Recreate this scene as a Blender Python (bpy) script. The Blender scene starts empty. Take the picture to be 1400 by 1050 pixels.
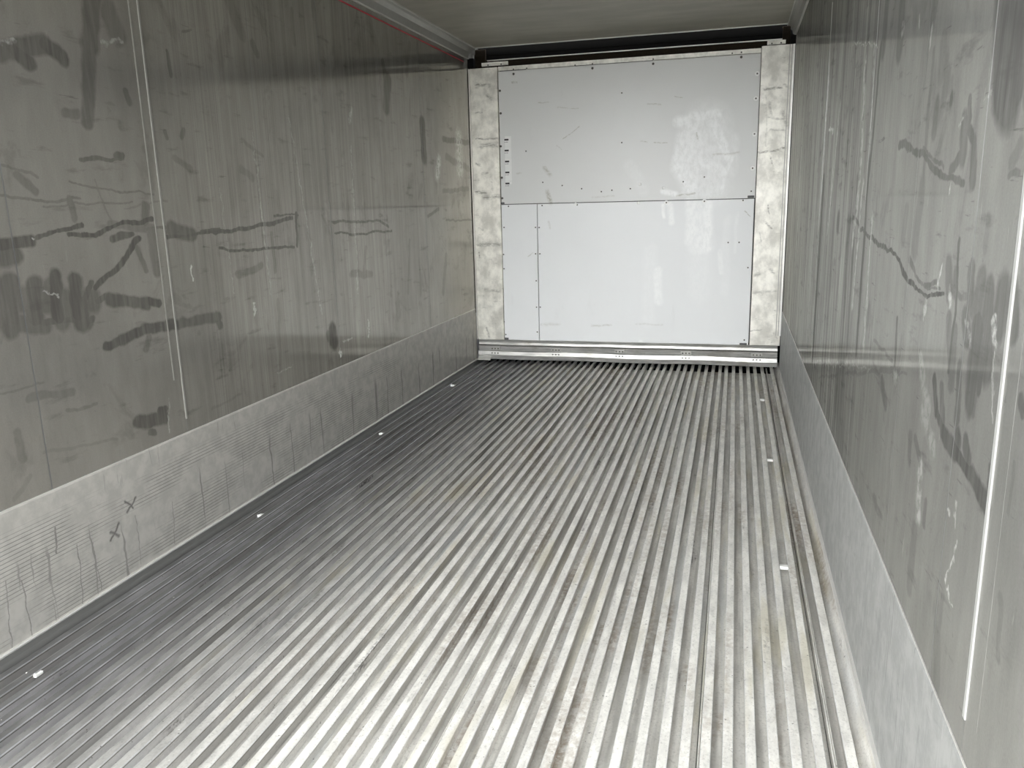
import bpy, bmesh, math, random
from mathutils import Vector, Matrix
random.seed(7)
scene = bpy.context.scene
COL = scene.collection

# ---------------------------------------------------------------- camera, sky, exposure
CAMERA_LOC = (1.94028, 0.0, 1.19906)
RIGHT, UP, FWD = (0.9643511362281861, 0.2635120252777753, -0.02425486733444361), (-0.0356410075616814, 0.22015845741052792, 0.9748127882883999), (-0.26221480628559957, 0.9391973520856103, -0.2217018926396065)
cam_data = bpy.data.cameras.new('camera')
cam_data.sensor_fit = 'HORIZONTAL'; cam_data.sensor_width = 36.0
cam_data.lens = 1092.321 / 1400.0 * 36.0
cam_data.clip_start = 0.02; cam_data.clip_end = 300
cam = bpy.data.objects.new('camera', cam_data); COL.objects.link(cam)
r, u, f = Vector(RIGHT), Vector(UP), Vector(FWD)
cam.matrix_world = Matrix(((r.x, u.x, -f.x, CAMERA_LOC[0]), (r.y, u.y, -f.y, CAMERA_LOC[1]), (r.z, u.z, -f.z, CAMERA_LOC[2]), (0, 0, 0, 1)))
scene.camera = cam

world = bpy.data.worlds.new('overcast_sky'); scene.world = world; world.use_nodes = True
bg = world.node_tree.nodes['Background']
wt = world.node_tree                                  # bright hazy sky, paler towards the horizon all the way round
tc = wt.nodes.new('ShaderNodeTexCoord'); sx = wt.nodes.new('ShaderNodeSeparateXYZ'); wt.links.new(tc.outputs['Generated'], sx.inputs[0])
mr = wt.nodes.new('ShaderNodeMapRange'); mr.inputs[1].default_value = 0.0; mr.inputs[2].default_value = 0.9
mr.inputs[3].default_value = 1.5; mr.inputs[4].default_value = 0.6; wt.links.new(sx.outputs[2], mr.inputs[0]); wt.links.new(mr.outputs[0], bg.inputs[1])
bg.inputs[0].default_value = (0.965, 0.985, 1.0, 1)
vs = scene.view_settings
vs.view_transform = 'Standard'; vs.look = 'None'; vs.gamma = 1.0; vs.use_curve_mapping = False
vs.exposure = 3.33
scene.cycles.max_bounces = 16; scene.cycles.diffuse_bounces = 8; scene.cycles.glossy_bounces = 10

# ---------------------------------------------------------------- dimensions (metres)
W = 2.286          # inside width
Y0 = 0.50          # door sill
YP = 5.965         # face of the bulkhead panels
YE = 6.12          # end of the box
H = 2.31           # ceiling
RT = -0.030        # top of the floor ribs
CH = -0.058        # bottom of the floor channels

# stains and fixings, in metres on the surface they lie on
STR_L=[(1.903, 0.95, -0.135, 0.205, 0.047, 0.72), (1.802, 0.897, -0.22, 0.101, 0.031, 0.7), (1.929, 0.932, -1.358, 0.088, 0.04, 0.7), (1.965, 0.883, -0.097, 0.104, 0.015, 0.8), (2.418, 1.141, -0.036, 0.071, 0.006, 0.6), (2.284, 1.151, -0.095, 0.113, 0.017, 0.45), (2.226, 1.269, -0.105, 0.186, 0.004, 0.5), (2.118, 1.226, 0.029, 0.185, 0.004, 0.45), (2.169, 1.239, -1.265, 0.07, 0.005, 0.3), (1.875, 1.32, -0.249, 0.059, 0.005, 0.4), (2.37, 1.22, 0.09, 0.114, 0.004, 0.3), (2.984, 1.34, -0.53, 0.059, 0.02, 0.3), (2.589, 1.365, -0.455, 0.06, 0.016, 0.35), (3.042, 1.443, -0.41, 0.09, 0.009, 0.3), (1.767, 0.714, -0.016, 0.078, 0.004, 0.35), (1.963, 0.613, -0.093, 0.064, 0.007, 0.4), (1.713, 0.441, 0.659, 0.046, 0.01, 0.25), (2.694, 0.445, 0.056, 0.105, 0.006, 0.25), (1.947, 0.491, -0.14, 0.151, 0.006, 0.25), (3.449, 1.985, -1.55, 0.086, 0.02, 0.35), (4.8, 2.061, -1.949, 0.118, 0.026, 0.3), (5.276, 0.721, -1.923, 0.157, 0.029, 0.35), (4.641, 0.824, -1.781, 0.174, 0.017, 0.3), (3.119, 0.657, -1.653, 0.158, 0.012, 0.3), (4.031, 0.91, -1.859, 0.081, 0.018, 0.3), (1.821, 1.121, 0.045, 0.071, 0.022, 1), (1.776, 1.089, -0.069, 0.065, 0.034, 0.8), (1.929, 1.14, 0.254, 0.057, 0.007, 1), (2.025, 1.157, 0.101, 0.055, 0.008, 1), (2.067, 1.136, -0.087, 0.059, 0.009, 1), (2.177, 1.148, 0.271, 0.069, 0.009, 1), (2.311, 1.168, 0.051, 0.084, 0.01, 1), (2.235, 1.121, 0.094, 0.063, 0.013, 0.9), (2.261, 1.073, -2.491, 0.075, 0.014, 1), (2.149, 1.0, -2.627, 0.083, 0.013, 1), (2.312, 1.037, -1.238, 0.055, 0.014, 0.55), (2.379, 1.059, -1.506, 0.093, 0.028, 0.6), (1.769, 0.952, -1.722, 0.097, 0.04, 0.8), (1.858, 0.955, -1.695, 0.074, 0.038, 0.85), (1.934, 0.955, -1.633, 0.083, 0.032, 1), (2.007, 0.948, -1.64, 0.077, 0.031, 0.95), (2.041, 0.944, -2.248, 0.061, 0.014, 0.9), (2.017, 0.893, -1.627, 0.056, 0.038, 0.9), (1.963, 0.911, -0.521, 0.111, 0.026, 0.7), (2.115, 0.93, 0.16, 0.04, 0.012, 0.8), (2.224, 0.907, -0.195, 0.108, 0.027, 0.9), (2.345, 0.89, -0.312, 0.037, 0.018, 1), (2.134, 0.781, 0.057, 0.047, 0.017, 1), (2.229, 0.796, 0.171, 0.083, 0.022, 1), (2.367, 0.803, -0.05, 0.096, 0.022, 1), (2.509, 0.797, -0.026, 0.088, 0.023, 0.8), (2.639, 0.792, -0.054, 0.085, 0.024, 0.8), (2.695, 0.774, -1.09, 0.042, 0.021, 0.8), (2.284, 0.757, -2.125, 0.038, 0.016, 0.5), (2.536, 1.123, -0.186, 0.086, 0.035, 0.8), (2.582, 1.111, 0.017, 0.139, 0.009, 0.9), (2.863, 1.119, 0.039, 0.16, 0.01, 0.9), (3.163, 1.138, 0.085, 0.16, 0.011, 0.9), (2.704, 1.122, 0.01, 0.064, 0.008, 0.8), (2.791, 1.047, -0.194, 0.049, 0.007, 0.9), (2.902, 1.036, -0.04, 0.076, 0.007, 0.9), (3.138, 1.028, -0.031, 0.174, 0.008, 0.9), (3.34, 1.104, -1.686, 0.081, 0.013, 0.9), (3.264, 1.166, 0.025, 0.107, 0.005, 0.8), (3.977, 1.12, -0.022, 0.29, 0.008, 0.7), (4.314, 1.096, -0.328, 0.065, 0.01, 0.7), (3.797, 1.063, -0.064, 0.095, 0.007, 0.8), (4.145, 1.054, -0.011, 0.267, 0.008, 0.8), (2.941, 0.952, 0.148, 0.109, 0.02, 0.45), (2.225, 0.491, -0.268, 0.054, 0.03, 1), (2.29, 0.48, -0.101, 0.063, 0.027, 1), (2.319, 0.503, -0.084, 0.03, 0.016, 1), (2.254, 0.446, -0.544, 0.021, 0.013, 0.8), (3.61, 0.563, -1.578, 0.074, 0.053, 1), (3.566, 0.574, -1.251, 0.039, 0.034, 0.7), (1.946, 1.655, 0.28, 0.113, 0.036, 0.8), (1.939, 1.628, -0.496, 0.049, 0.027, 0.9), (2.057, 1.664, -0.448, 0.059, 0.031, 0.9), (2.225, 1.795, -1.771, 0.131, 0.047, 0.75), (2.177, 1.592, -1.78, 0.146, 0.032, 0.7), (2.317, 1.786, -1.145, 0.069, 0.046, 0.5), (2.184, 1.362, 0.042, 0.096, 0.008, 0.7), (2.265, 1.377, -0.132, 0.026, 0.015, 0.8), (2.09, 1.492, 0.093, 0.037, 0.017, 0.5), (2.342, 1.565, -1.227, 0.034, 0.016, 0.6), (2.568, 1.7, -1.456, 0.05, 0.012, 0.7), (1.867, 1.243, -0.099, 0.077, 0.005, 0.5), (2.009, 1.238, 0.042, 0.074, 0.005, 0.5), (2.042, 1.208, -1.295, 0.041, 0.014, 0.5), (1.889, 1.284, -0.728, 0.046, 0.015, 0.5), (2.357, 1.191, -1.933, 0.041, 0.024, 0.6), (4.453, 1.818, -1.857, 0.122, 0.058, 0.6), (4.984, 1.597, -1.51, 0.15, 0.058, 0.8), (5.631, 1.636, 0.017, 0.293, 0.025, 0.6), (5.642, 1.484, -0.121, 0.265, 0.029, 0.4), (5.59, 1.294, 0.045, 0.291, 0.02, 0.45), (5.111, 1.146, 0.226, 0.121, 0.014, 0.6), (5.638, 1.081, -0.009, 0.293, 0.008, 0.6), (3.978, 0.839, -0.09, 0.146, 0.024, 0.35), (3.13, 1.011, -1.588, 0.092, 0.015, 0.4), (1.863, 0.674, -0.099, 0.094, 0.015, 0.4), (1.729, 0.561, -1.598, 0.053, 0.017, 0.4), (2.684, 1.837, 0.181, 0.031, 0.006, 0.5), (3.127, 1.841, -0.878, 0.043, 0.021, 0.4), (2.597, 1.473, -2.26, 0.024, 0.013, 0.5), (2.509, 1.463, -1.006, 0.019, 0.011, 0.5), (3.001, 1.955, -1.054, 0.109, 0.037, 0.3), (4.43, 1.94, -1.26, 0.068, 0.026, 0.5)]
LGT_L=[(3.433, 1.14, -1.399, 0.468, 0.007, 0.25), (3.065, 1.176, -1.531, 0.34, 0.006, 0.25), (3.939, 1.125, -1.608, 0.387, 0.009, 0.25), (2.8, 1.072, -1.502, 0.206, 0.005, 0.2), (2.305, 1.732, 0.146, 0.052, 0.007, 0.5), (2.568, 0.969, -1.616, 0.038, 0.006, 1), (2.946, 0.788, -1.452, 0.028, 0.011, 0.8), (1.88, 1.129, -0.584, 0.008, 0.005, 0.8), (1.916, 0.969, -0.473, 0.031, 0.003, 0.5), (2.35, 0.483, -1.748, 0.065, 0.006, 0.5), (3.969, 1.659, -1.992, 0.048, 0.019, 0.4), (4.017, 0.537, -1.591, 0.049, 0.014, 0.6), (3.681, 0.456, -1.242, 0.022, 0.014, 1), (1.897, 1.658, 0.24, 0.033, 0.009, 0.5), (3.769, 0.514, 0.058, 0.057, 0.006, 0.5), (3.142, 0.487, 0.061, 0.068, 0.005, 0.4), (5.236, 1.435, -1.968, 0.099, 0.052, 0.5), (5.689, 1.551, -1.53, 0.19, 0.098, 0.4)]
STR_R=[(1.279, 1.396, -1.852, 0.131, 0.065, 0.95), (1.289, 1.355, -1.798, 0.067, 0.031, 0.9), (1.365, 1.043, 3.075, 0.097, 0.007, 0.45), (1.276, 1.011, -2.754, 0.074, 0.026, 0.5), (1.429, 1.081, -1.781, 0.049, 0.009, 0.75), (1.425, 0.98, -1.494, 0.069, 0.009, 0.75), (2.331, 1.616, -1.525, 0.089, 0.041, 0.6), (2.42, 1.014, -1.6, 0.27, 0.02, 0.8), (2.621, 0.985, -1.642, 0.278, 0.024, 0.55), (2.739, 0.885, -1.715, 0.262, 0.026, 0.5), (3.625, 0.876, -1.549, 0.405, 0.038, 0.9), (1.742, 1.336, -1.615, 0.131, 0.013, 0.4), (2.396, 1.414, -1.405, 0.177, 0.019, 0.8), (1.267, 0.92, -1.489, 0.046, 0.014, 0.5), (1.295, 1.138, -1.341, 0.034, 0.014, 0.25), (1.2, 1.242, -0.803, 0.03, 0.016, 0.35), (1.754, 1.146, -1.392, 0.087, 0.033, 0.35), (1.872, 1.136, -1.325, 0.05, 0.03, 0.3), (1.667, 1.43, -1.637, 0.05, 0.028, 0.25), (2.667, 0.544, -1.92, 0.205, 0.104, 0.35), (1.55, 0.52, -1.547, 0.078, 0.028, 0.35), (1.144, 0.596, -1.501, 0.049, 0.009, 0.3), (1.077, 0.832, -1.671, 0.034, 0.007, 0.3), (2.568, 0.663, 2.918, 0.787, 0.006, 0.3), (1.317, 1.402, -1.834, 0.119, 0.048, 1), (1.251, 1.396, -1.867, 0.104, 0.042, 1), (1.175, 1.384, -1.8, 0.097, 0.043, 1), (1.947, 1.297, -3.059, 0.072, 0.012, 0.8), (1.822, 1.28, -2.949, 0.073, 0.009, 0.8), (1.682, 1.248, -2.894, 0.086, 0.009, 0.8), (1.524, 1.222, -3.048, 0.089, 0.007, 0.8), (1.674, 1.26, -2.933, 0.095, 0.005, 0.6), (1.471, 1.28, -1.754, 0.048, 0.028, 0.7), (1.499, 1.246, -0.337, 0.047, 0.014, 0.7), (1.435, 1.286, -2.435, 0.044, 0.013, 0.7), (1.402, 1.241, -1.927, 0.043, 0.019, 0.7), (1.682, 1.329, -1.425, 0.04, 0.027, 0.5), (1.575, 1.352, -1.539, 0.017, 0.013, 0.8), (1.451, 1.324, -2.065, 0.024, 0.011, 0.7), (3.035, 1.103, -2.075, 0.053, 0.046, 0.8), (2.535, 1.109, -3.013, 0.15, 0.009, 0.8), (2.295, 1.084, -3.067, 0.107, 0.008, 0.85), (2.114, 1.074, -3.115, 0.088, 0.007, 0.85), (1.966, 1.063, -3.001, 0.072, 0.007, 1), (1.855, 1.039, -2.833, 0.056, 0.009, 1), (1.765, 1.02, -3.047, 0.051, 0.007, 1), (1.675, 1.015, -3.129, 0.05, 0.005, 1), (1.565, 1.02, 3.066, 0.069, 0.005, 1), (1.774, 1.053, -2.758, 0.04, 0.008, 0.6), (1.702, 1.036, -3.019, 0.046, 0.005, 0.6), (1.595, 1.031, 3.135, 0.069, 0.003, 0.6), (1.602, 1.039, 3.042, 0.048, 0.007, 0.7), (1.477, 1.054, -1.941, 0.045, 0.025, 0.6), (1.435, 1.057, -1.565, 0.032, 0.022, 0.5), (1.348, 1.059, -1.848, 0.042, 0.021, 0.6), (1.3, 1.05, -1.505, 0.043, 0.029, 0.6), (1.256, 1.038, -1.414, 0.047, 0.029, 0.7), (1.195, 1.046, -1.359, 0.053, 0.038, 0.75), (1.146, 1.049, -1.91, 0.048, 0.022, 0.7), (1.24, 0.995, -1.83, 0.066, 0.033, 0.7), (1.347, 0.997, -2.165, 0.039, 0.025, 0.6), (1.291, 0.947, -1.59, 0.079, 0.033, 0.8), (1.279, 0.94, -1.37, 0.058, 0.027, 0.7), (1.252, 0.94, -1.493, 0.028, 0.013, 0.8), (1.406, 0.939, -1.654, 0.058, 0.022, 0.5), (1.354, 0.89, -1.721, 0.055, 0.019, 0.7), (1.438, 0.955, -2.06, 0.054, 0.017, 0.5), (2.1, 0.766, 2.942, 0.38, 0.004, 0.3), (1.491, 0.854, -2.321, 0.044, 0.018, 0.9), (1.444, 0.823, -2.745, 0.041, 0.012, 0.9), (1.436, 0.847, -2.08, 0.049, 0.016, 0.6), (1.378, 0.804, -2.96, 0.056, 0.019, 0.95), (1.289, 0.798, -3.115, 0.066, 0.016, 1), (1.198, 0.789, -2.946, 0.056, 0.019, 1), (1.167, 0.774, -2.579, 0.021, 0.012, 1), (1.332, 0.822, -2.394, 0.027, 0.02, 0.8), (1.277, 0.822, -2.539, 0.031, 0.02, 0.8), (1.162, 0.816, -1.696, 0.025, 0.012, 0.8), (1.957, 0.747, -2.674, 0.054, 0.021, 0.5), (1.588, 0.73, -2.722, 0.039, 0.014, 0.5), (1.867, 0.881, -1.664, 0.06, 0.012, 0.8), (2.016, 0.838, -3.118, 0.132, 0.006, 0.4), (1.652, 0.713, -1.819, 0.039, 0.02, 0.4), (1.488, 0.637, -1.631, 0.029, 0.013, 0.5), (1.198, 1.215, -0.087, 0.026, 0.006, 0.6), (1.077, 0.942, -2.349, 0.018, 0.01, 0.7), (1.056, 0.651, -1.729, 0.048, 0.011, 0.35), (2.11, 1.568, -1.676, 0.081, 0.046, 0.7), (1.768, 1.535, -0.994, 0.036, 0.025, 0.5)]
LGT_R=[(3.689, 1.36, -1.5, 0.306, 0.046, 0.5), (2.609, 1.404, -1.736, 0.182, 0.029, 0.5), (2.612, 1.154, -1.283, 0.126, 0.029, 0.5), (2.538, 1.049, -1.451, 0.2, 0.022, 0.5), (2.306, 0.958, -1.618, 0.191, 0.018, 0.5), (3.288, 1.257, -1.239, 0.281, 0.035, 0.35), (2.683, 1.625, -2.956, 0.262, 0.003, 0.7), (2.907, 0.622, 2.952, 0.761, 0.005, 0.35), (2.458, 1.449, -1.793, 0.151, 0.025, 0.3), (1.492, 1.312, -0.757, 0.013, 0.009, 1), (1.581, 0.849, -2.514, 0.073, 0.022, 0.45), (1.523, 0.785, -2.675, 0.077, 0.026, 0.4), (1.54, 0.66, -1.829, 0.067, 0.026, 0.7), (1.54, 1.053, -1.546, 0.026, 0.008, 0.9), (1.459, 1.034, -2.75, 0.015, 0.01, 0.8), (1.211, 1.007, -2.147, 0.023, 0.01, 0.8), (1.193, 0.935, -1.886, 0.052, 0.005, 0.7), (1.629, 0.983, -1.158, 0.025, 0.01, 0.6), (1.523, 1.205, -1.549, 0.013, 0.007, 0.9), (1.29, 0.655, -1.257, 0.031, 0.005, 1), (1.309, 0.609, -1.1, 0.027, 0.004, 1), (1.289, 0.58, 3.103, 0.025, 0.003, 0.9), (1.339, 0.699, -2.589, 0.014, 0.007, 0.8), (1.298, 0.711, -1.511, 0.018, 0.009, 0.8), (3.449, 1.443, -2.997, 0.105, 0.008, 0.9), (2.693, 1.627, -2.96, 0.271, 0.003, 0.6), (1.904, 1.534, -2.21, 0.02, 0.008, 0.8), (1.778, 1.486, -1.499, 0.025, 0.013, 0.6), (2.082, 1.55, -0.877, 0.023, 0.016, 0.6), (1.356, 1.331, -0.542, 0.024, 0.004, 0.3), (1.841, 0.812, -2.822, 0.031, 0.017, 0.6), (3.065, 0.596, -0.183, 0.448, 0.004, 0.4), (1.331, 0.985, -2.467, 0.025, 0.012, 0.5)]
WHITE=[(1.74, 1.496, -1.542, 0.367, 0.189, 0.62), (1.906, 1.479, -1.602, 0.159, 0.054, 0.4), (1.638, 1.476, -1.647, 0.242, 0.131, 0.75), (1.807, 1.47, -1.656, 0.224, 0.085, 0.55), (1.742, 1.741, -0.05, 0.104, 0.034, 0.5), (1.696, 0.983, -1.478, 0.217, 0.112, 0.7), (1.697, 0.671, -1.544, 0.238, 0.103, 0.25), (1.344, 0.575, -1.607, 0.327, 0.064, 0.2), (1.885, 0.786, -1.586, 0.295, 0.04, 0.2), (1.668, 1.745, 0.146, 0.173, 0.054, 0.9), (1.61, 1.589, -1.66, 0.202, 0.101, 0.8), (1.548, 1.529, -1.802, 0.152, 0.056, 0.8), (1.821, 1.592, -1.166, 0.182, 0.053, 0.9), (1.591, 1.341, -1.017, 0.151, 0.084, 0.95), (1.765, 1.41, -0.555, 0.14, 0.072, 0.8), (1.866, 1.352, -1.851, 0.138, 0.02, 0.9), (1.478, 1.236, -0.22, 0.076, 0.025, 0.9), (1.682, 1.223, -0.051, 0.129, 0.03, 0.6), (1.436, 1.109, -1.498, 0.061, 0.016, 0.95), (1.489, 1.09, -1.511, 0.088, 0.026, 0.8), (1.637, 1.027, -1.546, 0.184, 0.056, 0.8), (1.749, 1.007, -1.572, 0.207, 0.046, 0.95), (1.678, 0.919, -1.092, 0.088, 0.066, 0.8), (1.411, 0.578, -1.555, 0.146, 0.043, 0.6), (1.848, 0.744, -1.538, 0.093, 0.025, 0.5), (1.952, 0.953, -1.57, 0.153, 0.015, 0.3), (1.243, 1.352, 2.101, 0.151, 0.051, 0.2), (1.296, 0.139, -0.667, 0.038, 0.022, 0.8)]
DIRT=[(0.589, 1.417, -0.846, 0.048, 0.021, 0.8), (0.594, 1.23, -1.313, 0.061, 0.022, 1), (1.593, 1.223, 0.133, 0.073, 0.01, 0.9), (0.769, 1.681, 0.597, 0.077, 0.005, 0.8), (0.681, 1.582, -0.857, 0.029, 0.005, 0.5), (0.563, 1.899, 0.008, 0.045, 0.005, 0.7), (0.744, 1.854, -0.085, 0.08, 0.005, 0.6), (0.349, 2.052, 0.091, 0.026, 0.01, 0.8), (1.36, 1.846, -0.106, 0.053, 0.007, 0.7), (1.531, 1.888, -0.243, 0.03, 0.005, 0.9), (1.295, 1.597, -0.148, 0.028, 0.005, 0.8), (1.413, 1.585, -0.042, 0.048, 0.005, 0.8), (1.662, 1.619, -1.3, 0.027, 0.007, 0.9), (1.861, 1.493, 0.075, 0.097, 0.012, 0.5), (0.367, 1.411, 0.122, 0.024, 0.008, 0.5), (2.021, 1.084, -0.722, 0.032, 0.005, 0.9), (0.992, 0.275, 0.054, 0.085, 0.011, 0.5), (0.597, 0.272, 0.016, 0.085, 0.017, 0.35), (1.348, 0.287, -0.013, 0.104, 0.011, 0.3), (0.446, 0.808, 0.559, 0.026, 0.006, 0.7), (1.004, 1.222, 0.039, 0.09, 0.01, 0.4), (0.597, 1.027, -1.357, 0.035, 0.011, 0.4)]
POST_L=[(0.114, 2.048, -0.159, 0.067, 0.018, 0.8), (0.159, 1.956, -0.781, 0.036, 0.019, 0.8), (0.074, 1.85, -0.051, 0.032, 0.01, 0.8), (0.133, 1.665, 0.016, 0.098, 0.01, 1), (0.148, 1.617, 0.046, 0.084, 0.026, 0.9), (0.055, 1.488, -0.467, 0.027, 0.016, 0.9), (0.111, 1.42, 0.083, 0.033, 0.011, 0.8), (0.071, 1.278, -0.18, 0.052, 0.019, 0.9), (0.154, 1.244, 0.063, 0.08, 0.022, 0.8), (0.059, 1.005, -0.376, 0.026, 0.011, 0.7), (0.122, 0.888, -0.01, 0.1, 0.019, 0.8), (0.046, 0.808, -1.455, 0.028, 0.009, 0.8), (0.135, 0.534, -0.101, 0.069, 0.017, 0.6), (0.154, 0.489, -1.295, 0.051, 0.024, 0.4), (0.092, 0.205, -1.347, 0.047, 0.012, 0.8), (0.16, 1.346, -1.495, 0.064, 0.012, 0.4)]
POST_R=[(2.154, 1.904, 0.032, 0.062, 0.012, 0.9), (2.229, 1.921, -0.661, 0.024, 0.013, 0.6), (2.142, 1.774, -1.416, 0.056, 0.014, 0.5), (2.192, 1.71, -0.125, 0.073, 0.012, 0.6), (2.239, 1.705, -1.227, 0.063, 0.016, 0.6), (2.193, 1.634, -0.046, 0.054, 0.01, 0.6), (2.132, 1.497, 0.049, 0.066, 0.012, 1), (2.216, 1.508, 0.294, 0.04, 0.012, 1), (2.164, 1.428, -1.245, 0.032, 0.007, 0.8), (2.162, 1.109, -1.367, 0.037, 0.007, 0.8), (2.162, 1.004, -0.785, 0.047, 0.012, 0.8), (2.112, 0.919, -1.37, 0.038, 0.007, 0.5), (2.201, 0.684, -0.784, 0.03, 0.017, 0.7), (2.103, 0.658, 0.488, 0.027, 0.018, 0.7), (2.158, 0.534, 0.075, 0.086, 0.013, 0.5), (2.11, 0.257, 0.094, 0.043, 0.008, 0.7), (2.247, 0.217, -1.038, 0.03, 0.01, 0.4), (2.119, 1.698, 1.601, 0.173, 0.007, 0.3)]
SCREW_U=[(0.238, 2.0), (0.24, 1.842), (0.234, 1.608), (0.236, 1.381), (0.235, 1.231), (0.345, 2.11), (0.925, 2.112), (1.351, 2.114), (1.94, 2.118), (1.134, 1.934), (1.136, 1.597), (0.551, 1.338), (0.698, 1.311), (0.843, 1.284), (0.989, 1.259), (1.066, 1.267), (1.2, 1.274), (1.574, 1.312), (1.719, 1.34), (0.427, 1.566), (2.04, 1.234)]
WASH_U=[(2.048, 2.006), (2.046, 1.847), (2.046, 1.616), (2.043, 1.389)]
WASH_L=[(1.459, 1.17), (1.724, 1.173)]
CAP_U=[(1.269, 1.303), (1.436, 1.273)]
CAP_L=[(1.26, 1.172), (0.798, 1.175)]
SCREW_LL=[(0.282, 1.17), (0.243, 1.014), (0.234, 0.81), (0.234, 0.701), (0.223, 0.289), (0.235, 0.188), (0.489, 1.01), (0.486, 0.813), (0.488, 0.609), (0.487, 0.406), (0.489, 0.213)]
SCREW_LR=[(0.543, 1.17), (0.809, 1.169), (1.988, 1.173), (2.039, 0.705), (2.034, 0.183), (1.897, 0.883), (1.972, 0.883), (0.518, 1.009), (0.52, 0.813), (0.516, 0.407)]
LATCH=[(0.233, 1.193), (2.039, 1.197), (0.237, 0.156), (2.027, 0.153)]
LABELS=[[(0.267, 1.68), (0.316, 1.6)], [(0.266, 1.602), (0.316, 1.521)], [(0.264, 1.523), (0.316, 1.442)], [(0.264, 1.444), (0.315, 1.355)], [(0.264, 1.353), (0.314, 1.331)]]
BARS=[(0.279, 1.653), (0.279, 1.576), (0.28, 1.497), (0.28, 1.418), (0.279, 1.338)]
RIVET_X=[0.152, 0.641, 1.132, 1.623, 2.125]

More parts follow.
